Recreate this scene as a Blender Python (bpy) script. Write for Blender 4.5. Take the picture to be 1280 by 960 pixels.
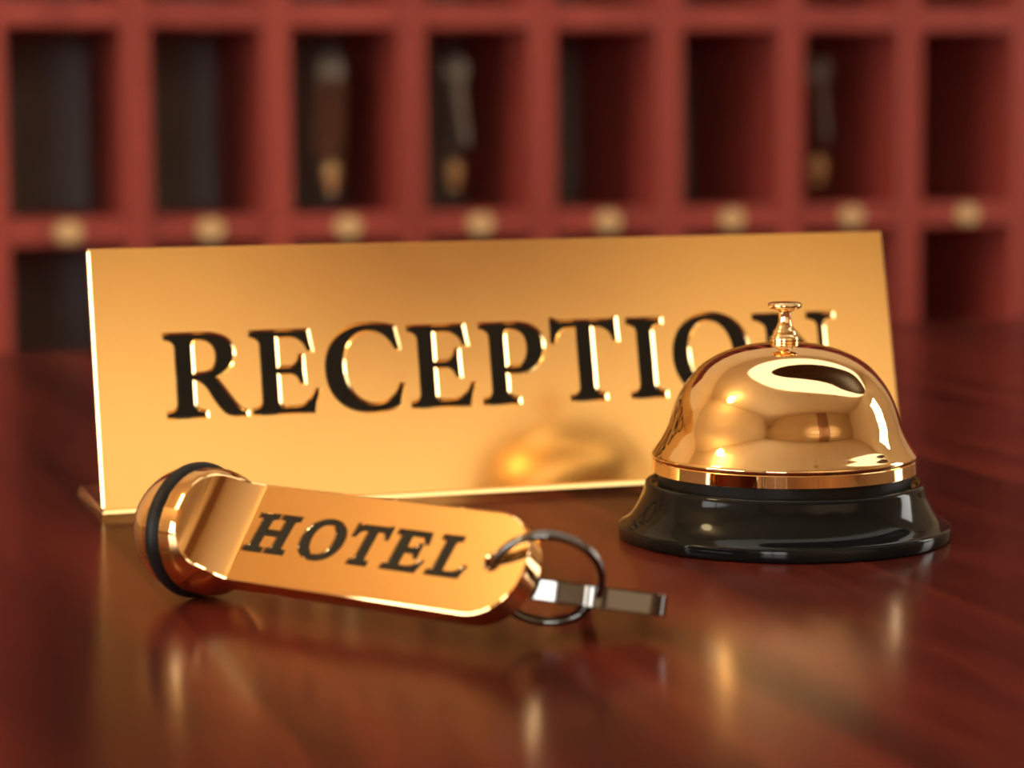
import bpy, bmesh, math, random
from mathutils import Vector, Matrix

for o in list(bpy.data.objects):
    bpy.data.objects.remove(o)
scene = bpy.context.scene
COL = scene.collection
random.seed(7)
PI = math.pi
mm = 0.001

# The world is squared to the counter: x runs along it, y towards the key rack, z = 0 is the counter top.
YAW = math.radians(17.917)
CS, SN = math.cos(YAW), math.sin(YAW)
def W(x, y, z=0.0):
    """surveyed millimetres (camera heading = +y) -> world metres"""
    return Vector(((x * CS + y * SN) * mm, (-x * SN + y * CS) * mm, z * mm))
def WD(v):
    return Vector((v[0] * CS + v[1] * SN, -v[0] * SN + v[1] * CS, v[2])).normalized()

# ------------------------------------------------------------------ camera
cam_d = bpy.data.cameras.new('camera')
cam = bpy.data.objects.new('camera', cam_d)
COL.objects.link(cam)
cam.location = (0, 0, 0.10646)
cam_d.sensor_width = 36.0
cam_d.lens = 36.0 * 3005.0 / 1280.0
cam_d.clip_start = 0.01
cam.rotation_mode = 'XYZ'
ROLL = math.radians(-0.403)
cam.matrix_world = (Matrix.Translation(cam.location) @ Matrix.Rotation(-YAW, 4, 'Z')
                    @ Matrix.Rotation(math.radians(90 - 6.133), 4, 'X') @ Matrix.Rotation(ROLL, 4, 'Z'))
cam_d.dof.use_dof = True
cam_d.dof.focus_distance = 0.585
cam_d.dof.aperture_fstop = 11.5
scene.camera = cam

# ------------------------------------------------------------------ world, exposure
world = bpy.data.worlds.new('world')
scene.world = world
world.use_nodes = True
world.node_tree.nodes['Background'].inputs[0].default_value = (1.0, 0.85, 0.68, 1)
world.node_tree.nodes['Background'].inputs[1].default_value = 0.05
vs = scene.view_settings
scene.display_settings.display_device = 'sRGB'
vs.view_transform = 'Standard'
vs.look = 'None'
vs.exposure = 0.0
vs.gamma = 1.0
vs.use_curve_mapping = False

WINDOW_GLOW = 8.0        # daylight behind the blinds
COVE_GLOW = 1.9          # luminous ceiling cove round the dark canopy
LAMP_GLOW = 26.0         # warm opal pendant globe
SPOT_POWER = 190.0       # added lights that brighten the wall behind the camera

# ------------------------------------------------------------------ materials
def new_mat(name):
    m = bpy.data.materials.new(name)
    m.use_nodes = True
    nt = m.node_tree
    return m, nt, nt.nodes['Principled BSDF']

def noise(nt, scale, detail=4.0, vec=None, rough=0.55):
    n = nt.nodes.new('ShaderNodeTexNoise')
    n.inputs['Scale'].default_value = scale
    n.inputs['Detail'].default_value = detail
    n.inputs['Roughness'].default_value = rough
    if vec is not None:
        nt.links.new(vec, n.inputs['Vector'])
    return n

def coords(nt, scale=(1, 1, 1), kind='Object'):
    tc = nt.nodes.new('ShaderNodeTexCoord')
    mp = nt.nodes.new('ShaderNodeMapping')
    mp.inputs['Scale'].default_value = scale
    nt.links.new(tc.outputs[kind], mp.inputs['Vector'])
    return mp.outputs['Vector']

def ramp(nt, fac, stops):
    r = nt.nodes.new('ShaderNodeValToRGB')
    els = r.color_ramp.elements
    while len(els) < len(stops):
        els.new(0.5)
    for e, (p, c) in zip(els, stops):
        e.position = p
        e.color = (c[0], c[1], c[2], 1)
    nt.links.new(fac, r.inputs['Fac'])
    return r.outputs['Color']

def maprange(nt, val, lo, hi):
    r = nt.nodes.new('ShaderNodeMapRange')
    r.inputs['To Min'].default_value = lo
    r.inputs['To Max'].default_value = hi
    nt.links.new(val, r.inputs['Value'])
    return r.outputs['Result']

def plain(name, col, rough=0.5, metal=0.0, var=0.0, scale=20.0, rvar=0.0, spec=0.5, coat=0.0):
    m, nt, b = new_mat(name)
    b.inputs['Metallic'].default_value = metal
    b.inputs['Specular IOR Level'].default_value = spec
    b.inputs['Coat Weight'].default_value = coat
    b.inputs['Coat Roughness'].default_value = 0.05
    n = noise(nt, scale, 3.0, coords(nt))
    lo = [c * (1 - var) for c in col]
    hi = [min(1, c * (1 + var)) for c in col]
    nt.links.new(ramp(nt, n.outputs['Fac'], [(0.3, lo), (0.7, hi)]), b.inputs['Base Color'])
    nt.links.new(maprange(nt, n.outputs['Fac'], max(0, rough - rvar), rough + rvar), b.inputs['Roughness'])
    return m

def glow(name, col, strength):
    m = bpy.data.materials.new(name)
    m.use_nodes = True
    nt = m.node_tree
    nt.nodes.clear()
    e = nt.nodes.new('ShaderNodeEmission')
    e.inputs['Color'].default_value = (*col, 1)
    e.inputs['Strength'].default_value = strength
    out = nt.nodes.new('ShaderNodeOutputMaterial')
    nt.links.new(e.outputs[0], out.inputs[0])
    return m

def wood(name, dark, mid, light, along=1, rough=0.2, spec=0.5, fine=1.0, rnd=0.0, tint=(1, 1, 1)):
    """straight grained timber; along = axis of the grain"""
    m, nt, b = new_mat(name)
    sc = [9.0, 9.0, 9.0]
    sc[along] = 0.55
    v = coords(nt, sc)
    if rnd:
        info = nt.nodes.new('ShaderNodeObjectInfo')
        mul = nt.nodes.new('ShaderNodeVectorMath')
        mul.operation = 'ADD'
        comb = nt.nodes.new('ShaderNodeCombineXYZ')
        sm = nt.nodes.new('ShaderNodeMath')
        sm.operation = 'MULTIPLY'
        sm.inputs[1].default_value = 37.0
        nt.links.new(info.outputs['Random'], sm.inputs[0])
        for i in range(3):
            nt.links.new(sm.outputs[0], comb.inputs[i])
        nt.links.new(v, mul.inputs[0])
        nt.links.new(comb.outputs[0], mul.inputs[1])
        v = mul.outputs[0]
    n1 = noise(nt, 2.6 * fine, 5.0, v, 0.6)
    n1.inputs['Distortion'].default_value = 0.6
    fac = n1.outputs['Fac']
    if rnd:
        ad = nt.nodes.new('ShaderNodeMath')
        ad.operation = 'MULTIPLY_ADD'
        nt.links.new(info.outputs['Random'], ad.inputs[0])
        ad.inputs[1].default_value = rnd
        sb = nt.nodes.new('ShaderNodeMath')
        sb.operation = 'SUBTRACT'
        sb.inputs[1].default_value = rnd / 2
        nt.links.new(fac, ad.inputs[2])
        nt.links.new(ad.outputs[0], sb.inputs[0])
        fac = sb.outputs[0]
    c = ramp(nt, fac, [(0.33, dark), (0.5, mid), (0.70, light)])
    nt.links.new(c, b.inputs['Base Color'])
    n2 = noise(nt, 9.0, 3.0, v)
    nt.links.new(maprange(nt, n2.outputs['Fac'], rough * 0.8, rough * 1.25), b.inputs['Roughness'])
    b.inputs['Specular IOR Level'].default_value = spec
    b.inputs['Specular Tint'].default_value = (*tint, 1)
    return m

M = {}
M['sign_gold'] = plain('sign_gold', (1.0, 0.69, 0.30), 0.165, 1.0, 0.01, 60, 0.01)
M['bell_gold'] = plain('bell_gold', (1.0, 0.70, 0.37), 0.045, 1.0, 0.01, 60, 0.01)
M['fob_gold'] = plain('fob_gold', (1.0, 0.64, 0.30), 0.035, 1.0, 0.01, 60, 0.008)
M['brass'] = plain('brass', (0.98, 0.70, 0.34), 0.28, 1.0, 0.06, 200, 0.05)
M['plate_brass'] = plain('plate_brass', (0.98, 0.70, 0.36), 0.4, 0.2, 0.05, 150, 0.05)
M['ball_brass'] = plain('ball_brass', (0.95, 0.66, 0.30), 0.34, 0.4, 0.03, 200, 0.02)
M['black_gloss'] = plain('black_gloss', (0.008, 0.009, 0.010), 0.09, 0.0, 0.1, 80, 0.02, 0.2)
M['black_enamel'] = plain('black_enamel', (0.014, 0.012, 0.009), 0.45, 0.0, 0.05, 300, 0, 0.2)
M['rubber'] = plain('rubber', (0.009, 0.009, 0.010), 0.45, 0.0, 0.1, 200, 0.05, 0.28)
M['steel'] = plain('steel', (0.21, 0.205, 0.20), 0.06, 1.0, 0.04, 150, 0.02)
M['dull_steel'] = plain('dull_steel', (0.26, 0.28, 0.32), 0.32, 1.0, 0.05, 150, 0.04)
M['leather'] = plain('leather', (0.16, 0.065, 0.03), 0.55, 0.0, 0.2, 90)
M['counter_wood'] = wood('counter_wood', (0.012, 0.0027, 0.0025), (0.072, 0.011, 0.0085), (0.19, 0.030, 0.018), 1, 0.19, 0.22, 1.3, 0.16, (1.0, 0.68, 0.58))
M['rack_wood'] = wood('rack_wood', (0.34, 0.058, 0.046), (0.42, 0.073, 0.058), (0.50, 0.092, 0.072), 2, 0.42, 0.4, 0.8)
M['rack_back'] = plain('rack_back', (0.33, 0.35, 0.39), 0.6, 0.0, 0.12, 8)
M['wall_paint'] = plain('wall_paint', (0.80, 0.66, 0.47), 0.7, 0.0, 0.03, 4)
M['ceiling_paint'] = plain('ceiling_paint', (0.84, 0.70, 0.50), 0.7, 0.0, 0.02, 4)
M['walnut'] = wood('walnut', (0.035, 0.014, 0.006), (0.06, 0.024, 0.010), (0.09, 0.036, 0.016), 0, 0.4)
M['oak'] = wood('oak', (0.22, 0.10, 0.042), (0.30, 0.14, 0.06), (0.38, 0.18, 0.08), 2, 0.5)
M['floor_wood'] = wood('floor_wood', (0.10, 0.045, 0.025), (0.16, 0.075, 0.04), (0.22, 0.11, 0.06), 0, 0.35)
M['tan_paint'] = plain('tan_paint', (0.55, 0.39, 0.21), 0.6, 0.0, 0.03, 5)
M['frame_paint'] = plain('frame_paint', (0.55, 0.42, 0.30), 0.5, 0.0, 0.03, 10)
M['window_light'] = glow('window_light', (1.0, 0.97, 0.90), WINDOW_GLOW)
M['cove_light'] = glow('cove_light', (1.0, 0.92, 0.76), COVE_GLOW)
M['lamp_light'] = glow('lamp_light', (1.0, 0.74, 0.38), LAMP_GLOW)

# ------------------------------------------------------------------ helpers
def link(o, parent=None):
    COL.objects.link(o)
    if parent is not None:
        o.parent = parent
    return o

def mesh_obj(name, me, mat, parent=None):
    o = bpy.data.objects.new(name, me)
    me.name = name
    if mat is not None:
        me.materials.clear()
        me.materials.append(mat)
    return link(o, parent)

def bm_obj(name, bm, mat, parent=None, smooth=False, angle=None):
    bmesh.ops.recalc_face_normals(bm, faces=bm.faces)
    me = bpy.data.meshes.new(name)
    bm.to_mesh(me)
    bm.free()
    if smooth:
        for p in me.polygons:
            p.use_smooth = True
        if angle is not None:
            me.set_sharp_from_angle(angle=math.radians(angle))
    return mesh_obj(name, me, mat, parent)

def thing(name, label, cat, loc=(0, 0, 0), group=None):
    o = bpy.data.objects.new(name, None)
    o.empty_display_size = 0.02
    o.location = loc
    COL.objects.link(o)
    o['label'] = label
    o['category'] = cat
    if group:
        o['group'] = group
    return o

def box(bm, x0, x1, y0, y1, z0, z1):
    vs_ = [bm.verts.new(p) for p in ((x0, y0, z0), (x1, y0, z0), (x1, y1, z0), (x0, y1, z0),
                                     (x0, y0, z1), (x1, y0, z1), (x1, y1, z1), (x0, y1, z1))]
    fs = []
    for idx in ((0, 3, 2, 1), (4, 5, 6, 7), (0, 1, 5, 4), (1, 2, 6, 5), (2, 3, 7, 6), (3, 0, 4, 7)):
        fs.append(bm.faces.new([vs_[i] for i in idx]))
    return vs_, fs

def box_obj(name, b, mat, parent=None, bevel=0.0, seg=2):
    bm = bmesh.new()
    box(bm, *b)
    if bevel:
        bmesh.ops.bevel(bm, geom=list(bm.edges), offset=bevel, segments=seg, affect='EDGES', profile=0.5)
    return bm_obj(name, bm, mat, parent)

def struct(o):
    o['kind'] = 'structure'
    return o

def lathe_bm(prof, seg=96, M4=None):
    """prof: (r, z) from bottom to top, z axis"""
    bm = bmesh.new()
    rings = []
    for r, z in prof:
        if r < 1e-7:
            rings.append([bm.verts.new((0, 0, z))])
        else:
            rings.append([bm.verts.new((r * math.cos(2 * PI * k / seg), r * math.sin(2 * PI * k / seg), z)) for k in range(seg)])
    for A, B in zip(rings[:-1], rings[1:]):
        if len(A) == 1 and len(B) == 1:
            continue
        for k in range(seg):
            k2 = (k + 1) % seg
            if len(A) == 1:
                bm.faces.new((A[0], B[k2], B[k]))
            elif len(B) == 1:
                bm.faces.new((A[k], A[k2], B[0]))
            else:
                bm.faces.new((A[k], A[k2], B[k2], B[k]))
    if M4 is not None:
        bm.transform(M4)
    return bm

def smooth_prof(pts, n=6):
    """Catmull-Rom through (r, z) points"""
    out = []
    P = [pts[0]] + list(pts) + [pts[-1]]
    for i in range(1, len(P) - 2):
        p0, p1, p2, p3 = P[i - 1], P[i], P[i + 1], P[i + 2]
        for k in range(n):
            t = k / n
            out.append(tuple(0.5 * ((2 * p1[j]) + (-p0[j] + p2[j]) * t + (2 * p0[j] - 5 * p1[j] + 4 * p2[j] - p3[j]) * t * t
                                    + (-p0[j] + 3 * p1[j] - 3 * p2[j] + p3[j]) * t ** 3) for j in range(2)))
    out.append(tuple(pts[-1]))
    return [(max(0.0, r), z) for r, z in out]

def sweep_bm(bm, pts, rad, seg=12, closed=False, squash=None):
    """tube along a polyline; squash = (vector, factor) flattens the section along a vector"""
    n = len(pts)
    rings = []
    up = None
    for i, p in enumerate(pts):
        a = pts[(i - 1) % n] if (closed or i > 0) else p
        b = pts[(i + 1) % n] if (closed or i < n - 1) else p
        t = (b - a).normalized()
        if up is None:
            up = t.orthogonal().normalized()
        up = (up - t * up.dot(t)).normalized()
        s = t.cross(up)
        ring = []
        for k in range(seg):
            ang = 2 * PI * k / seg
            v = up * math.cos(ang) * rad + s * math.sin(ang) * rad
            if squash:
                v = v - squash[0] * v.dot(squash[0]) * (1 - squash[1])
            ring.append(bm.verts.new(p + v))
        rings.append(ring)
    pairs = list(zip(rings[:-1], rings[1:]))
    if closed:
        pairs.append((rings[-1], rings[0]))
    for A, B in pairs:
        for k in range(seg):
            k2 = (k + 1) % seg
            bm.faces.new((A[k], A[k2], B[k2], B[k]))
    if not closed:
        bm.faces.new(rings[0][::-1])
        bm.faces.new(rings[-1])
    return bm

def frame_matrix(origin, ex, ey, ez):
    m = Matrix((ex, ey, ez)).transposed().to_4x4()
    m.translation = origin
    return m

# ---- lettering: serif capitals drawn here as outlines (cap height 23.3 units)
def path(cmds, n=9):
    pts = []
    cur = None
    for c in cmds:
        k = c[0]
        if k in 'ML':
            cur = (c[1], c[2])
            pts.append(cur)
        elif k == 'Q':
            (x0, y0), (x1, y1), (x2, y2) = cur, (c[1], c[2]), (c[3], c[4])
            for i in range(1, n + 1):
                t = i / n
                pts.append(((1 - t) ** 2 * x0 + 2 * t * (1 - t) * x1 + t * t * x2, (1 - t) ** 2 * y0 + 2 * t * (1 - t) * y1 + t * t * y2))
            cur = (x2, y2)
        elif k == 'C':
            (x0, y0), (x1, y1), (x2, y2), (x3, y3) = cur, (c[1], c[2]), (c[3], c[4]), (c[5], c[6])
            for i in range(1, 2 * n + 1):
                t = i / (2 * n)
                a, b_, d, e = (1 - t) ** 3, 3 * t * (1 - t) ** 2, 3 * t * t * (1 - t), t ** 3
                pts.append((a * x0 + b_ * x1 + d * x2 + e * x3, a * y0 + b_ * y1 + d * y2 + e * y3))
            cur = (x3, y3)
    return pts

def ell(cx, cy, rx, ry, tilt=0.0, n=48, p=2.15):
    out = []
    for i in range(n):
        t = 2 * PI * i / n
        c, s = math.cos(t), math.sin(t)
        x = rx * math.copysign(abs(c) ** (2 / p), c)
        y = ry * math.copysign(abs(s) ** (2 / p), s)
        out.append((cx + x * math.cos(tilt) - y * math.sin(tilt), cy + x * math.sin(tilt) + y * math.cos(tilt)))
    return out

STEM_TL = [('L', 0, 23.3), ('L', 0, 22.1), ('Q', 2.8, 21.8, 3, 19.8), ('L', 3, 3.4), ('Q', 2.8, 1.4, 0, 1.1)]
FOOT = [('M', 0, 0), ('L', 10.6, 0), ('L', 10.6, 1.1), ('Q', 7.6, 1.4, 7.4, 3.4)]
G = {}
G['I'] = [path(FOOT + [('L', 7.4, 19.8), ('Q', 7.6, 21.8, 10.6, 22.1), ('L', 10.6, 23.3)] + STEM_TL)]
EBOT = [('M', 0, 0), ('L', 17.8, 0), ('L', 19.3, 5.9), ('L', 18.4, 5.9), ('Q', 16.4, 1.35, 12, 1.35), ('L', 9.3, 1.35), ('Q', 7.4, 1.35, 7.4, 3.4)]
G['E'] = [path(EBOT + [('L', 7.4, 11.3), ('L', 11.5, 11.3), ('Q', 13.6, 11.2, 14.2, 8.4), ('L', 15.1, 8.4), ('L', 14.9, 16), ('L', 14.0, 16),
                       ('Q', 13.3, 12.9, 11.5, 12.8), ('L', 7.4, 12.8), ('L', 7.4, 21.9), ('L', 11.5, 21.9), ('Q', 15.6, 21.8, 16.8, 17.6),
                       ('L', 17.7, 17.6), ('L', 16.9, 23.3)] + STEM_TL)]
G['L'] = [path(EBOT + [('L', 7.4, 19.8), ('Q', 7.6, 21.8, 10.6, 22.1), ('L', 10.6, 23.3)] + STEM_TL)]
G['R'] = [path(FOOT + [('L', 7.4, 10.4), ('L', 8.6, 10.4), ('Q', 10.6, 10.0, 12.3, 6.6), ('Q', 15.2, 1.0, 17.4, 0.35), ('Q', 19, -0.1, 22, -0.1),
                       ('L', 22, 0.75), ('Q', 20.4, 1.2, 18.9, 3.1), ('L', 13.5, 11.0), ('C', 17.4, 12.5, 19.2, 15.0, 19.2, 17.6),
                       ('C', 19.2, 21.6, 15.8, 23.3, 10.5, 23.3)] + STEM_TL),
          path([('M', 7.4, 11.9), ('L', 9.2, 11.9), ('C', 12.8, 11.9, 14.5, 13.6, 14.5, 17.0), ('C', 14.5, 20.2, 12.6, 22.0, 9.4, 22.0),
                ('Q', 7.4, 22.0, 7.4, 20.0)])]
G['P'] = [path(FOOT + [('L', 7.4, 9.0), ('Q', 9, 8.8, 10.5, 8.8), ('C', 16, 8.8, 19.2, 12, 19.2, 16.6), ('C', 19.2, 21, 16, 23.3, 10.5, 23.3)] + STEM_TL),
          path([('M', 7.4, 10.6), ('Q', 8.6, 10.3, 10, 10.3), ('C', 13, 10.3, 14.5, 12.8, 14.5, 16.3), ('C', 14.5, 20, 12.7, 22, 9.4, 22), ('Q', 7.4, 22, 7.4, 20)])]
G['T'] = [path([('M', 4.9, 0), ('L', 15.6, 0), ('L', 15.6, 1.1), ('Q', 12.7, 1.4, 12.5, 3.4), ('L', 12.5, 21.8), ('L', 14.8, 21.8),
                ('Q', 18.6, 21.7, 19.6, 17.4), ('L', 20.6, 17.4), ('L', 20.4, 24), ('L', 19.7, 24), ('Q', 19.2, 23.3, 17.8, 23.3),
                ('L', 2.6, 23.3), ('Q', 1.3, 23.3, 0.8, 24), ('L', 0, 24), ('L', -0.1, 17.4), ('L', 0.9, 17.4), ('Q', 1.9, 21.7, 5.7, 21.8),
                ('L', 8.1, 21.8), ('L', 8.1, 3.4), ('Q', 7.9, 1.4, 4.9, 1.1)])]
G['C'] = [path([('M', 20.6, 23.4), ('L', 21.7, 17.3), ('L', 20.8, 17.2), ('Q', 18.4, 22.9, 13.2, 22.9), ('C', 8.4, 22.9, 5.0, 19, 5.0, 12.6),
                ('C', 5.0, 5.6, 8.8, 1.1, 14, 1.1), ('Q', 19, 1.1, 21.4, 6.6), ('L', 22.3, 6.4), ('L', 21.1, 0.9), ('Q', 17.5, -0.7, 13, -0.7),
                ('C', 5, -0.7, 0, 4, 0, 11.6), ('C', 0, 19.4, 5.4, 24.6, 13, 24.6), ('Q', 17, 24.6, 20.6, 23.4)])]
G['C'][0].pop()
G['O'] = [ell(12.1, 11.8, 12.1, 12.4), ell(12.1, 11.8, 7.4, 10.8, math.radians(5))]
G['N'] = [path([('M', 0, 0), ('L', 8.4, 0), ('L', 8.4, 1.1), ('Q', 6.0, 1.4, 5.9, 3.6), ('L', 5.7, 16.8), ('L', 21.4, -0.5), ('L', 23.1, -0.5),
                ('L', 23.1, 19.6), ('Q', 23.2, 21.8, 26.4, 22.1), ('L', 26.4, 23.3), ('L', 17.9, 23.3), ('L', 17.9, 22.1), ('Q', 21.2, 21.8, 21.4, 19.6),
                ('L', 21.4, 8.0), ('L', 8.2, 23.3), ('L', 0, 23.3), ('L', 0, 22.1), ('Q', 2.4, 22.0, 4.2, 19.8), ('L', 4.3, 3.6), ('Q', 4.2, 1.4, 0, 1.1)])]
G['H'] = [path(FOOT + [('L', 7.4, 11.2), ('L', 16.6, 11.2), ('L', 16.6, 3.4), ('Q', 16.4, 1.4, 13.4, 1.1), ('L', 13.4, 0), ('L', 24, 0), ('L', 24, 1.1),
                       ('Q', 21.2, 1.4, 21, 3.4), ('L', 21, 19.8), ('Q', 21.2, 21.8, 24, 22.1), ('L', 24, 23.3), ('L', 13.4, 23.3), ('L', 13.4, 22.1),
                       ('Q', 16.4, 21.8, 16.6, 19.8), ('L', 16.6, 12.8), ('L', 7.4, 12.8), ('L', 7.4, 19.8), ('Q', 7.6, 21.8, 10.6, 22.1), ('L', 10.6, 23.3)] + STEM_TL)]
GW = {'I': 10.6, 'E': 19.3, 'L': 19.3, 'R': 22, 'P': 19.2, 'T': 20.6, 'C': 22.3, 'O': 24.2, 'N': 26.4, 'H': 24}

def curve_mesh(loops, extrude, bevel=0.0, offset=0.0):
    """flat outlines (metres) -> solid mesh with chamfered rims"""
    cu = bpy.data.curves.new('outline', 'CURVE')
    cu.dimensions = '2D'
    cu.fill_mode = 'BOTH'
    cu.extrude = extrude
    cu.bevel_depth = bevel
    cu.bevel_resolution = 0
    cu.offset = offset
    for lp in loops:
        sp = cu.splines.new('POLY')
        sp.points.add(len(lp) - 1)
        for p, (x, y) in zip(sp.points, lp):
            p.co = (x, y, 0, 1)
        sp.use_cyclic_u = True
    o = bpy.data.objects.new('outline', cu)
    COL.objects.link(o)
    dg = bpy.context.evaluated_depsgraph_get()
    me = bpy.data.meshes.new_from_object(o.evaluated_get(dg))
    bpy.data.objects.remove(o)
    bpy.data.curves.remove(cu)
    bm = bmesh.new()
    bm.from_mesh(me)
    bmesh.ops.remove_doubles(bm, verts=bm.verts, dist=2e-6)
    bm.to_mesh(me)
    bm.free()
    for p in me.polygons:
        p.use_smooth = False
    return me

def glyph(ch, x0, x1, y0, y1, lean=0.0, slope=0.0, xs=0.0):
    sx = (x1 - x0) / GW[ch]
    sy = (y1 - y0) / 23.3
    return [[((x0 + x * sx + y * sy * lean) * mm, (y0 + y * sy + slope * (x0 + x * sx - xs)) * mm) for x, y in lp] for lp in G[ch]]

def rounded_rect(x0, x1, y0, y1, r, n=6):
    out = []
    for cx, cy, a0 in ((x1 - r, y0 + r, -PI / 2), (x1 - r, y1 - r, 0), (x0 + r, y1 - r, PI / 2), (x0 + r, y0 + r, PI)):
        for k in range(n + 1):
            a = a0 + PI / 2 * k / n
            out.append((cx + r * math.cos(a), cy + r * math.sin(a)))
    return out

# ------------------------------------------------------------------ the room
XL, XR, YR, YB, ZF, ZC = -2.2, 3.4, -2.2, 2.30, -1.05, 1.95
t_ = 0.1
struct(box_obj('floor', (XL - t_, XR + t_, YR - t_, YB + t_, ZF - t_, ZF), M['floor_wood']))
struct(box_obj('ceiling', (XL - t_, XR + t_, YR - t_, YB + t_, ZC, ZC + t_), M['ceiling_paint']))
struct(box_obj('wall_back', (XL - t_, XR + t_, YB, YB + t_, ZF, ZC), M['wall_paint']))
struct(box_obj('wall_front', (XL - t_, XR + t_, YR - t_, YR, ZF, ZC), M['wall_paint']))
struct(box_obj('wall_left', (XL - t_, XL, YR, YB, ZF, ZC), M['wall_paint']))
struct(box_obj('wall_right', (XR, XR + t_, YR, YB, ZF, ZC), M['wall_paint']))

def window(idx, axis, pos, a0, a1, z0, z1, panes, sign):
    """a bright window in a wall: axis 'x' = wall of constant x. sign = direction into the room"""
    root = bpy.data.objects.new('window_%d' % idx, None)
    COL.objects.link(root)
    root['kind'] = 'structure'
    w = 0.05
    def bx(nm, b0, b1, c0, c1, d0, d1, mat):
        lo, hi = sorted((pos + sign * d0, pos + sign * d1))
        b = (lo, hi, b0, b1, c0, c1) if axis == 'x' else (b0, b1, lo, hi, c0, c1)
        return box_obj(nm, b, mat, root)
    bx('rail', a0 - w, a1 + w, z1, z1 + w, 0, 0.05, M['frame_paint'])
    bx('rail', a0 - w, a1 + w, z0 - w, z0, 0, 0.07, M['frame_paint'])
    step = (a1 - a0) / panes
    for k in range(panes + 1):
        bx('stile', a0 + step * k - w / 2, a0 + step * k + w / 2, z0, z1, 0, 0.05, M['frame_paint'])
    for k in range(panes):
        bx('pane', a0 + step * k + w / 2, a0 + step * (k + 1) - w / 2, z0, z1, 0.005, 0.012, M['window_light'])
    return root

window(1, 'x', XL, -0.95, 0.75, 0.10, 0.74, 3, 1)
window(2, 'y', YR, -2.0, -0.85, -0.45, 0.72, 2, 1)
window(3, 'x', XR, 0.25, 0.95, 0.15, 1.35, 1, -1)

# brown wainscot below counter height
struct(box_obj('trim_4', (XL + 0.015, XR - 0.015, YR, YR + 0.015, ZF, 0.07), M['oak'], None, 0.002))
struct(box_obj('trim_5', (XL, XL + 0.015, YR + 0.015, YB, ZF, 0.07), M['oak'], None, 0.002))
struct(box_obj('trim_6', (XR - 0.015, XR, YR + 0.015, YB, ZF, 0.07), M['oak'], None, 0.002))

# oval dark timber canopy under the ceiling, with a luminous cove round it
can = curve_mesh([ell(0, 0, 1.62, 0.66, 0, 64, 2.2)], 0.028, 0.004)
o = struct(mesh_obj('trim_1', can, M['walnut']))
o.location = (1.70, 0.72, ZC - 0.036)
cove = curve_mesh([ell(0, 0, 1.92, 1.15, 0, 64, 2.2), ell(0.26, 0.0, 1.63, 0.68, 0, 64, 2.2)], 0.014, 0.002)
o = struct(mesh_obj('trim_2', cove, M['cove_light']))
o.location = (1.44, 0.72, ZC - 0.02)
# unseen tan frieze and brown timber panel, added to darken the sign's upper reflection
struct(box_obj('trim_7', (XL + 0.01, XR - 0.01, YR, YR + 0.02, 1.22, ZC - 0.005), M['tan_paint'], None, 0.003))
struct(box_obj('trim_3', (0.82, 1.42, YR, YR + 0.04, 1.16, ZC - 0.01), M['oak'], None, 0.004))

# warm opal pendant near the left wall
lamp = thing('pendant_lamp', 'warm opal globe pendant hanging from the ceiling at the left', 'pendant lamp', (-1.52, 0.80, ZC))
bm_obj('ceiling_rose', lathe_bm([(0, -0.02), (0.05, -0.018), (0.055, -0.008), (0.055, 0.0), (0, 0.0)], 32), M['brass'], lamp, True, 40)
bm_obj('rod', lathe_bm([(0, -0.12), (0.006, -0.12), (0.006, -0.018), (0, -0.018)], 12), M['brass'], lamp, True, 40)
bm = bmesh.new()
bmesh.ops.create_uvsphere(bm, u_segments=32, v_segments=16, radius=0.16)
bm.transform(Matrix.Translation((0, 0, -0.275)))
bm_obj('globe', bm, M['lamp_light'], lamp, True)

# two unseen lights, added to brighten the wall mirrored in the sign
def wash_helper(x, label):
    t = thing('added_wash_light', label, 'wash_helper', (x, -0.55, ZC), 'added wall-wash lights')
    bm = lathe_bm([(0.030, -0.002), (0.045, -0.002), (0.055, -0.006), (0.055, -0.012), (0.030, -0.012), (0.030, -0.002)], 32)
    bm_obj('bezel', bm, M['brass'], t, True, 40)
    L = bpy.data.lights.new('added_wash_spot', 'SPOT')
    L.energy = SPOT_POWER
    L.color = (1.0, 0.86, 0.66)
    L.spot_size = math.radians(52)
    L.spot_blend = 1.0
    L.shadow_soft_size = 0.025
    lo = bpy.data.objects.new('bulb', L)
    COL.objects.link(lo)
    lo.parent = t
    lo.location = (0, 0, -0.03)
    lo.rotation_euler = Vector((0.0, YR + 0.55, 0.66 - ZC)).to_track_quat('-Z', 'Y').to_euler()
wash_helper(0.60, 'brass-rimmed ceiling light added to brighten the wall behind the camera, the left one of two')
wash_helper(1.65, 'brass-rimmed ceiling light added to brighten the wall behind the camera, the right one of two')

# ------------------------------------------------------------------ the counter
counter = thing('reception_counter', 'glossy red-brown wooden reception counter carrying the bell, the gold sign and the key fob', 'counter', (0.5, 0.64, ZF))
CY0, CY1 = 0.10, 1.165
x = -1.30
edges = [x]
widths = [0.062, 0.071, 0.066, 0.075, 0.058]
k = 0
while x < 2.0:
    x += widths[k % 5]
    k += 1
    edges.append(x)
for a, b in zip(edges[:-1], edges[1:]):
    o = box_obj('board', (a + 0.00001 - 0.5, b - 0.00001 - 0.5, CY0 - 0.64, CY1 - 0.64, -ZF - 0.03, -ZF), M['counter_wood'], counter)
box_obj('front_panel', (-1.25 - 0.5, edges[-1] - 0.55, CY0 + 0.05 - 0.64, CY0 + 0.08 - 0.64, 0.0, -ZF - 0.03), M['rack_wood'], counter, 0.002)
box_obj('rear_panel', (-1.25 - 0.5, edges[-1] - 0.55, CY1 - 0.08 - 0.64, CY1 - 0.05 - 0.64, 0.0, -ZF - 0.03), M['rack_wood'], counter, 0.002)
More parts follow.
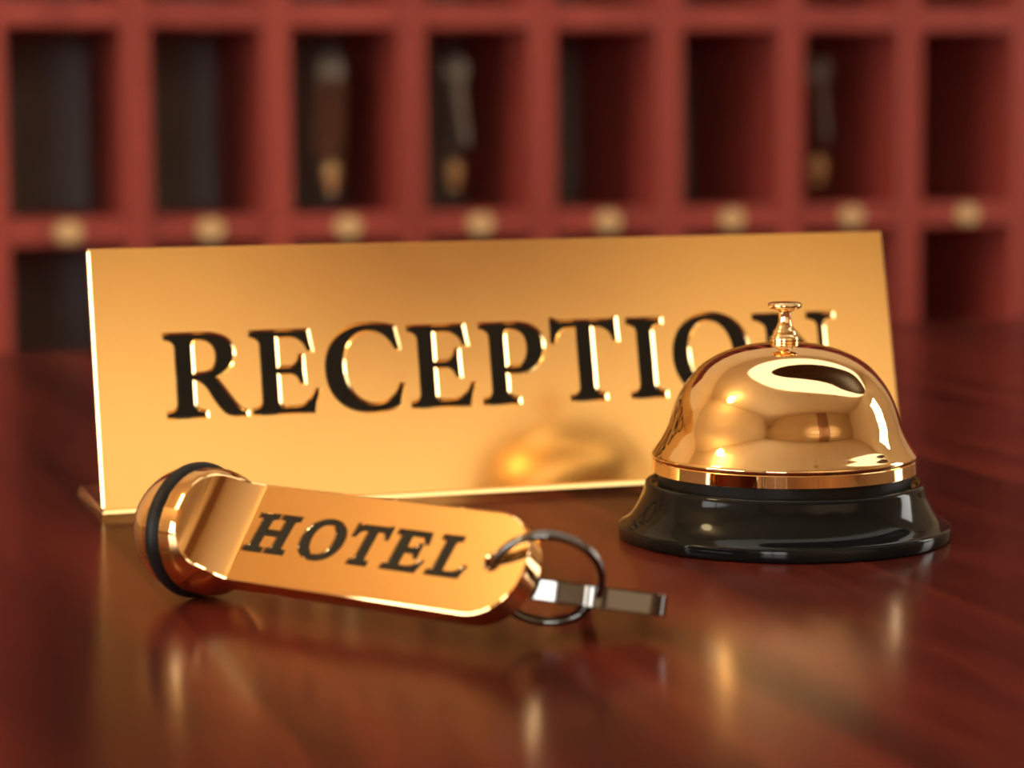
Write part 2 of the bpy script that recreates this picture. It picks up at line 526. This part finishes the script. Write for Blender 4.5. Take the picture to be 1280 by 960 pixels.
for sx in (-1.25 - 0.5, edges[-1] - 0.58):
    box_obj('end_panel', (sx, sx + 0.03, CY0 + 0.08 - 0.64, CY1 - 0.08 - 0.64, 0.0, -ZF - 0.03), M['rack_wood'], counter, 0.002)

# ------------------------------------------------------------------ the key rack behind
g0 = W(-369.92, 2011.154, 0)
PITCH, ROWH, ZT = 0.120, 0.18136, 0.02063
RX, RY = g0.x, g0.y
DEP = 0.215
C0, C1 = -3, 13                         # columns
R0, R1 = -1, 4                          # rows of boards (row 0 carries the number plates)
rack = thing('pigeonhole_rack', 'red-brown wooden pigeonhole key rack with oval brass number plates behind the counter', 'key rack', (RX, RY, ZF))
def rl(x0, x1, y0, y1, z0, z1):
    return (x0 - RX, x1 - RX, y0 - RY, y1 - RY, z0 - ZF, z1 - ZF)
top_z, bot_z = ZT + R1 * ROWH + 0.012, ZT + R0 * ROWH - 0.012
for i in range(C0, C1 + 2):
    xc = RX + (i - 0.5) * PITCH
    box_obj('divider', rl(xc - 0.0125, xc + 0.0125, RY - 0.001, RY + DEP, bot_z + 0.0005, top_z), M['rack_wood'], rack, 0.0015, 1)
xa, xb = RX + (C0 - 0.5) * PITCH, RX + (C1 + 0.5) * PITCH
for r in range(R0, R1 + 1):
    zc = ZT + r * ROWH
    for i in range(C0, C1 + 1):
        x0 = RX + (i - 0.5) * PITCH + 0.0125
        box_obj('shelf_board', rl(x0, x0 + PITCH - 0.025, RY, RY + DEP, zc - 0.011, zc + 0.011), M['rack_wood'], rack, 0.0012, 1)
box_obj('back_panel', rl(xa, xb, RY + DEP, RY + DEP + 0.012, bot_z, top_z), M['rack_back'], rack)
box_obj('base_cabinet', rl(xa - 0.0125, xb + 0.0125, RY + 0.01, RY + DEP + 0.012, ZF, bot_z), M['rack_wood'], rack, 0.003)
plate_bm = bmesh.new()
prof = []
pl_loops = [ell(0, 0, 11.5 * mm, 8.5 * mm, 0, 40, 2.0)]
pl_me = curve_mesh(pl_loops, 0.0006, 0.0005)
pl_me.transform(Matrix.Rotation(PI / 2, 4, 'X'))
screw_bm = lathe_bm([(0, 0), (0.0012, 0), (0.0010, 0.0006), (0, 0.0009)], 10, Matrix.Rotation(PI / 2, 4, 'X'))
screw_me = None
for i in range(0, 8):
    p = mesh_obj('number_plate', pl_me, M['plate_brass'], rack)
    p.location = (i * PITCH, -0.0022, ZT - ZF)
    for sx in (-1, 1):
        if screw_me is None:
            s = bm_obj('screw', screw_bm, M['brass'], p, True)
            screw_me = s.data
        else:
            s = mesh_obj('screw', screw_me, None, p)
        s.location = (sx * 0.0088, -0.0011, 0)

# keys that hang in three of the pigeonholes, each on a hook of the rack
def hanging_key(col, depth, tilt, label, dark=False):
    x = RX + col * PITCH
    zt = ZT + ROWH - 0.011
    y = RY + depth
    hk = bmesh.new()
    pts = [Vector((0, 0, 0)), Vector((0, 0, -0.006)), Vector((0, -0.002, -0.010)), Vector((0, -0.006, -0.012)), Vector((0, -0.009, -0.009))]
    sweep_bm(hk, pts, 0.0011, 8)
    h = bm_obj('hook', hk, M['brass'], rack, True, 60)
    h.location = (x - RX, y - RY, zt - ZF)
    root = thing('room_key', label, 'key', (x, y, zt - 0.012), 'keys hanging in the pigeonholes')
    metal = M['leather'] if dark else M['dull_steel']
    bm = bmesh.new()
    pts = [Vector((0.0, -0.004 + 0.010 * math.cos(a), -0.008 + 0.010 * math.sin(a))) for a in [2 * PI * k / 24 for k in range(24)]]
    sweep_bm(bm, pts, 0.0009, 8, True)
    bm_obj('split_ring', bm, M['dull_steel'], root, True)
    loops = [[(xx, yy) for xx, yy in ell(0, -0.011, 0.011, 0.012, 0, 30, 2.2)], ell(0, -0.004, 0.0032, 0.0032, 0, 16, 2.0)]
    me = curve_mesh(loops, 0.0009, 0.0003)
    rot = Matrix.Translation((0, -0.004, -0.012)) @ Matrix.Rotation(tilt, 4, 'Y') @ Matrix.Rotation(PI / 2, 4, 'X')
    me.transform(rot)
    mesh_obj('bow', me, M['dull_steel'], root)
    if dark:
        lp = [rounded_rect(-0.0135, 0.0135, -0.088, -0.020, 0.004)]
    else:
        lp = [[(-0.004, -0.021), (-0.004, -0.070), (-0.002, -0.078), (0.001, -0.080), (0.004, -0.074), (0.0028, -0.066), (0.0042, -0.060),
               (0.0026, -0.053), (0.004, -0.046), (0.004, -0.021)]]
    me = curve_mesh(lp, 0.0012, 0.0003)
    me.transform(rot)
    mesh_obj('strap' if dark else 'blade', me, metal, root)
    bm = bmesh.new()
    sweep_bm(bm, [Vector((-0.002, -0.013, -0.012)), Vector((-0.004, -0.017, -0.05)), Vector((-0.005, -0.018, -0.103))], 0.0011, 8)
    bm_obj('cord', bm, M['leather'], root, True, 60)
    bm = lathe_bm(smooth_prof([(0, -0.020), (0.0045, -0.0185), (0.0055, -0.0165), (0.0035, -0.013), (0.0062, -0.009), (0.0082, -0.003),
                               (0.0070, 0.003), (0.0035, 0.0065), (0.002, 0.009), (0, 0.0095)], 4), 24)
    b = bm_obj('brass_weight', bm, M['ball_brass'], root, True)
    b.location = (-0.005, -0.018, -0.111)
    return root
hanging_key(2, 0.054, math.radians(3), 'brown strapped key with a small brass weight, leftmost of the keys hanging in the rack', True)
hanging_key(3, 0.078, math.radians(-8), 'steel key with a bright brass weight hanging in the rack, second from the left')
hanging_key(6, 0.078, math.radians(-8), 'steel key with a brass weight hanging in the rack, rightmost, above the bell')

# ------------------------------------------------------------------ the RECEPTION sign
so = W(-112.464, 651.312, 0)
SW, SH, TAU, SL = 243.993, 72.921, math.radians(13.504), 47.4
sign = thing('desk_sign', 'tilted polished gold desk sign reading RECEPTION in black serif capitals', 'sign', (so.x, so.y, 0))
up = Vector((0, math.sin(TAU), math.cos(TAU)))
nn = Vector((0, -math.cos(TAU), math.sin(TAU)))
BV = 0.62
LET = [('R', 20.0, 42.0), ('E', 44.2, 63.2), ('C', 65.7, 88.0), ('E', 90.4, 109.3), ('P', 112.0, 131.0), ('T', 133.9, 154.3),
       ('I', 157.8, 168.4), ('O', 171.9, 196.2), ('N', 198.4, 224.6)]
glyphs = [glyph(c, a, b, 24.9, 48.1) for c, a, b in LET]
face_loops = [rounded_rect(0, SW * mm, 0, SH * mm, 0.0008, 3)]
for g in glyphs:
    face_loops += g
MF = frame_matrix(Vector((0, 0, 0.0023)) - nn * 0.0016, Vector((1, 0, 0)), up, nn)
me = curve_mesh(face_loops, 0.0016 - BV * mm, BV * mm, -BV * mm)      # letter-shaped openings with chamfered rims
for v in me.vertices:
    if v.co.y > (SH - BV * 1.05) * mm:
        v.co.y = SH * mm
me.transform(MF)
mesh_obj('face_plate', me, M['sign_gold'], sign)
me = curve_mesh([rounded_rect(0.8 * mm, (SW - 0.8) * mm, 0.5 * mm, (SH - 0.8) * mm, 0.0008, 3)], 0.0004)
me.transform(MF @ Matrix.Translation((0, 0, -0.00205)))
mesh_obj('back_plate', me, M['sign_gold'], sign)
for g in glyphs:
    me = curve_mesh(g, 0.0003)
    me.transform(MF @ Matrix.Translation((0, 0, 0.0016 - BV * mm - 0.00035)))
    mesh_obj('letter', me, M['black_enamel'], sign)
bm = bmesh.new()
sec = [(-0.0014, 0), (-0.0014, 0.0015), (-0.0006, 0.0025), (SL * mm, 0.0025), (SL * mm, 0)]      # y, z: front edge chamfered
va = [bm.verts.new((-0.0003, y, z)) for y, z in sec]
vb = [bm.verts.new((SW * mm + 0.0003, y, z)) for y, z in sec]
for q in (va, vb):                        # ends chamfered too
    for v in q:
        if v.co.z > 0.002:
            v.co.x += 0.0008 if q is va else -0.0008
bm.faces.new(va)
bm.faces.new(vb)
for k in range(5):
    bm.faces.new((va[k], va[(k + 1) % 5], vb[(k + 1) % 5], vb[k]))
bm_obj('base_plate', bm, M['sign_gold'], sign)

# ------------------------------------------------------------------ the bell
bo = W(70.545, 618.858, 0)
bell = thing('reception_bell', 'shiny gold domed call bell on a flared black base, in front of the sign', 'bell', (bo.x, bo.y, 0))
def P(pts):
    return [(r * mm, z * mm) for r, z in pts]
bm = lathe_bm(P([(0, 0), (42.2, 0), (42.9, 0.3), (43.0, 0.7), (43.0, 3.0), (42.8, 3.5)] + smooth_prof([(42.2, 3.7), (40.2, 5.2), (38.3, 7.9), (36.9, 10.8), (36.2, 13.3)], 4)
                 + [(36.0, 14.1), (35.4, 14.5), (34.8, 14.5), (34.3, 14.1), (33.9, 13.2), (31.5, 12.6), (28, 12.6), (0, 12.6)]), 128)
bm_obj('base', bm, M['black_gloss'], bell, True, 50)
bm = lathe_bm(P([(0, 12.6), (32.7, 12.9), (32.7, 17.2), (0, 17.2)]), 64)
bm_obj('inner_drum', bm, M['black_enamel'], bell, True, 40)
bm = lathe_bm(P([(0, 17.0), (33.6, 16.9), (34.2, 17.0), (34.3, 17.2), (34.1, 20.1), (34.0, 20.25), (33.6, 20.3), (33.0, 20.3), (0, 20.3)]), 160)
bm_obj('rim', bm, M['bell_gold'], bell, True, 25)
dome = smooth_prof([(33.9, 20.25), (34.3, 20.9), (34.2, 21.7), (33.2, 23.2), (31.9, 25.2), (30.3, 28.4), (29.1, 32.3), (27.6, 36.3), (25.1, 40.4), (20.9, 44.8), (15.0, 48.0), (8.0, 49.8), (0, 50.4)], 8)
bm_obj('dome', lathe_bm(P(dome), 160), M['bell_gold'], bell, True, 60)
bm = lathe_bm(P([(0, 49.0), (3.4, 49.0)] + smooth_prof([(3.55, 49.6), (3.75, 50.6), (3.7, 51.6), (3.3, 52.3)], 4) + smooth_prof([(3.2, 52.4), (2.9, 53.3), (2.2, 54.4), (1.75, 55.6), (1.6, 57.0)], 4)
                 + [(1.6, 58.6), (0, 58.6)]), 40)
bm_obj('stem', bm, M['bell_gold'], bell, True, 50)
bm = lathe_bm(P([(0, 58.2), (1.7, 58.2), (2.4, 58.7), (3.9, 59.1), (4.3, 59.5), (4.35, 60.1), (4.1, 60.5), (3.4, 60.7), (0, 60.9)]), 48)
bm_obj('push_button', bm, M['bell_gold'], bell, True, 45)

# ------------------------------------------------------------------ the HOTEL key fob
fa = WD((0.79501645, -0.60658601, -0.00150393))
fw = WD((0.36142839, 0.47170877, 0.80427629))
fn = fa.cross(fw)
if fn.z < 0:
    fn = -fn
fw = fn.cross(fa)
fc = W(-71.7146, 540.4932, 15.5391)
fob = thing('key_fob', 'gold key fob with black rubber ring and HOTEL on its flat tongue', 'key fob', (fc.x, fc.y, 0))
MFOB = frame_matrix(fc - Vector((fc.x, fc.y, 0)), fa, fw, fn)        # local x = axis, y = width, z = face
FT, FL, FRO, FRP, CR = 2.82, 94.5, 14.5, 12.32, 11.0
WP = math.sqrt(FRP ** 2 - FT ** 2)
SC_R, SC_T = 14.5, math.radians(13)        # the scoop meets the flat in a crease, then curls up to the collar
def h_of(a):
    if a >= 17.5:
        return FT
    st = (17.5 - a) / SC_R + math.sin(SC_T)
    return FT + SC_R * (math.cos(SC_T) - math.sqrt(1 - st * st)) if st < 1 else 99
def rho_of(a):
    t = min(1, max(0, (a - 5.0) / 9.0))
    t = t * t * (3 - 2 * t)
    return FRO * (1 - t) + FRP * t
bm = bmesh.new()
NA, NC = 12, 10
stations = [1.2, 4.0] + [5.5 + 0.2 * i for i in range(60)] + [17.5, 20, 30, 50, 70, 80] + [FL - CR + CR * math.sin(PI / 2 * i / 24) for i in range(25)]
rings = []
NA, NC = 26, 10
for si, a in enumerate(stations):
    rho = rho_of(a)
    h = min(h_of(a), rho * 0.992)
    cut = h < rho * 0.9
    last = si == len(stations) - 1
    wmax = 99
    if a > FL - CR:
        wmax = WP - CR + math.sqrt(max(0, CR * CR - (a - FL + CR) ** 2))
    wc = math.sqrt(max(0.0, rho * rho - h * h))
    e1_, e2_, d1_, d2_ = (0.38, 0.08, 0.13, 0.36) if cut else (0.02, 0.01, 0.01, 0.02)
    be = math.asin(min(1, (h - d2_) / rho))
    lim = min(wc, wmax)
    top, mid = max(0.0, lim - e1_), max(0.0, lim - e2_)
    half = [(min(rho * math.cos(-be + 2 * be * k / NA), wmax), rho * math.sin(-be + 2 * be * k / NA)) for k in range(NA + 1)]
    half.append((mid, h - d1_))
    half += [(top - 2 * top * k / NC, h) for k in range(NC + 1)]
    half.append((-mid, h - d1_))
    pts = half + [(-min(rho * math.cos(be - 2 * be * k / NA), wmax), rho * math.sin(be - 2 * be * k / NA)) for k in range(NA + 1)]
    pts.append((-mid, -h + d1_))
    pts += [(-top + 2 * top * k / NC, -h) for k in range(NC + 1)]
    pts.append((mid, -h + d1_))
    if last:
        pts = [(w_, max(-h + 0.3, min(h - 0.3, z_))) for w_, z_ in pts]
    rings.append([bm.verts.new((a * mm, w_ * mm, z_ * mm)) for w_, z_ in pts])
for A, B in zip(rings[:-1], rings[1:]):
    for k in range(len(A)):
        k2 = (k + 1) % len(A)
        bm.faces.new((A[k], A[k2], B[k2], B[k]))
bm.faces.new(rings[0])
bm.faces.new(rings[-1])
bmesh.ops.remove_doubles(bm, verts=bm.verts, dist=1e-6)
bmesh.ops.dissolve_degenerate(bm, dist=1e-6, edges=bm.edges)
body = bm_obj('tongue', bm, M['fob_gold'], fob, True, 9)
HOTEL = [('H', 18.5, 30.2), ('O', 33.4, 44.9), ('T', 46.9, 56.3), ('E', 58.4, 68.2), ('L', 70.6, 79.7)]
hg = [glyph(c, a, b, -4.2, 4.6, 0.13, 0.006, 18.5) for c, a, b in HOTEL]
def cutter(me, depth):
    me.transform(Matrix.Translation((0, 0, depth)))
    o = bpy.data.objects.new('cutter', me)
    COL.objects.link(o)
    return o
cuts = [cutter(curve_mesh(sum(hg, []), 0.0002, 0.00030, 0.00022), FT * mm)]
bm = lathe_bm([(0, -0.006), (0.00235, -0.006), (0.0019, -0.0025), (0.0019, 0.0025), (0.00235, 0.0029), (0.00235, 0.006), (0, 0.006)], 32, Matrix.Translation((86.3 * mm, 0.43 * mm, 0)))
cuts.append(bm_obj('cutter', bm, None))
for c in cuts:
    c.parent = fob
    md = body.modifiers.new('cut', 'BOOLEAN')
    md.object = c
    md.operation = 'DIFFERENCE'
    md.solver = 'EXACT'
    md.use_self = True
bpy.context.view_layer.update()
dg = bpy.context.evaluated_depsgraph_get()
me = bpy.data.meshes.new_from_object(body.evaluated_get(dg))
body.modifiers.clear()
body.data = me
me.name = 'tongue'
for c in cuts:
    bpy.data.objects.remove(c)
for pl in me.polygons:
    pl.use_smooth = True
me.set_sharp_from_angle(angle=math.radians(9))
body.matrix_local = MFOB
for g in hg:
    me = curve_mesh(g, 0.00008, 0.0, 0.00022)
    me.transform(Matrix.Translation((0, 0, FT * mm - 0.00022)))
    mesh_obj('letter', me, M['black_enamel'], fob).matrix_local = MFOB
X90 = Matrix.Rotation(PI / 2, 4, 'Y')
pr = [(0, -14.6)] + [(14.6 * math.cos(t), 14.6 * math.sin(t)) for t in [-PI / 2 + PI / 2 * k / 20 * 0.925 for k in range(1, 21)]] + [(13.0, -1.3), (13.0, 1.4), (0, 1.4)]
bm_obj('ball_end', lathe_bm(P(pr), 72, X90), M['fob_gold'], fob, True, 40).matrix_local = MFOB
bm = bmesh.new()
Rc = 15.539 - 1.9
sweep_bm(bm, [Vector((0, Rc * mm * math.cos(2 * PI * k / 96), Rc * mm * math.sin(2 * PI * k / 96))) for k in range(96)], 1.9 * mm, 16, True, (Vector((1, 0, 0)), 1.25))
bm_obj('rubber_ring', bm, M['rubber'], fob, True).matrix_local = MFOB

# ------------------------------------------------------------------ split ring and key
rc = W(6.88, 487.75, 13.71)
rm = WD((0.0651, 0.8725, 0.4842))
RR = 11.36 * mm
kr = thing('key_ring', 'shiny steel split ring threaded through the hole of the gold fob', 'key ring', (rc.x, rc.y, 0))
e1 = rm.cross(Vector((0, 0, 1))).normalized()
e2 = rm.cross(e1)
bm = bmesh.new()
pts = []
for k in range(0, 145):
    a = 2 * PI * k / 72 + 0.9
    pts.append(rc - Vector((rc.x, rc.y, 0)) + (e1 * math.cos(a) + e2 * math.sin(a)) * RR + rm * (k / 144 - 0.5) * 1.5 * mm)
sweep_bm(bm, pts, 0.82 * mm, 12, False, (rm, 0.85))
bm_obj('coil', bm, M['steel'], kr, True, 60)

kA, kB = W(3.6, 488.3, 9.2), W(32.2, 489.6, 4.9)
kx = (kB - kA).normalized()
ky = Vector((0, 0, 1)).cross(kx).normalized()
ky = (ky * math.cos(math.radians(9.5)) - Vector((0, 0, 1)) * math.sin(math.radians(9.5))).normalized()
ky = (ky - kx * ky.dot(kx)).normalized()
kz = kx.cross(ky)
key = thing('key', 'thick bright steel key leaning on the split ring beside the fob', 'key', (kA.x, kA.y, 0))
KL = (kB - kA).length
MK = frame_matrix(kA - Vector((kA.x, kA.y, 0)), kx, ky, kz)
KT = 4.6 * mm
out = []
for k in range(25):                       # long front edge of the bow, gently convex
    x = (KL - 0.0055) * k / 24
    out.append((x, (x - KL * 0.42) ** 2 / (2 * 0.066)))
y1 = out[-1][1]
for k in range(1, 9):
    a = -PI / 2 + PI / 2 * k / 8
    out.append((KL - 0.0055 + 0.0055 * math.cos(a), y1 + 0.0055 + 0.0055 * math.sin(a)))
out += [(KL * 0.85, 0.0125), (KL * 0.66, 0.0150), (KL * 0.5, 0.0155), (KL * 0.34, 0.0150), (KL * 0.12, 0.0125), (0.0, 0.008)]
hx = W(16.7, 489.8, 8.4) - kA
hole = ell(hx.dot(kx), hx.dot(ky) + 0.0004, 0.0030, 0.0018, 0, 20, 2.0)
me = curve_mesh([out, hole], KT / 2 - 0.0003, 0.0003, -0.0003)
me.transform(MK @ Matrix.Translation((0, 0, KT / 2)))
for p in me.polygons:
    p.use_smooth = True
me.set_sharp_from_angle(angle=math.radians(25))
mesh_obj('bow', me, M['steel'], key)
KC = KL * 0.5
bm = bmesh.new()
sweep_bm(bm, [Vector((KC, 0.0150, KT / 2)), Vector((KC, 0.043, KT / 2))], 1.9 * mm, 16)
bm.transform(MK)
bm_obj('shank', bm, M['steel'], key, True, 50)
bm = bmesh.new()
box(bm, KC - 0.0055, KC - 0.001, 0.0340, 0.0365, KT / 2 - 0.001, KT / 2 + 0.001)
box(bm, KC - 0.0070, KC - 0.001, 0.0380, 0.0415, KT / 2 - 0.001, KT / 2 + 0.001)
bm.transform(MK)
bm_obj('bit', bm, M['steel'], key)
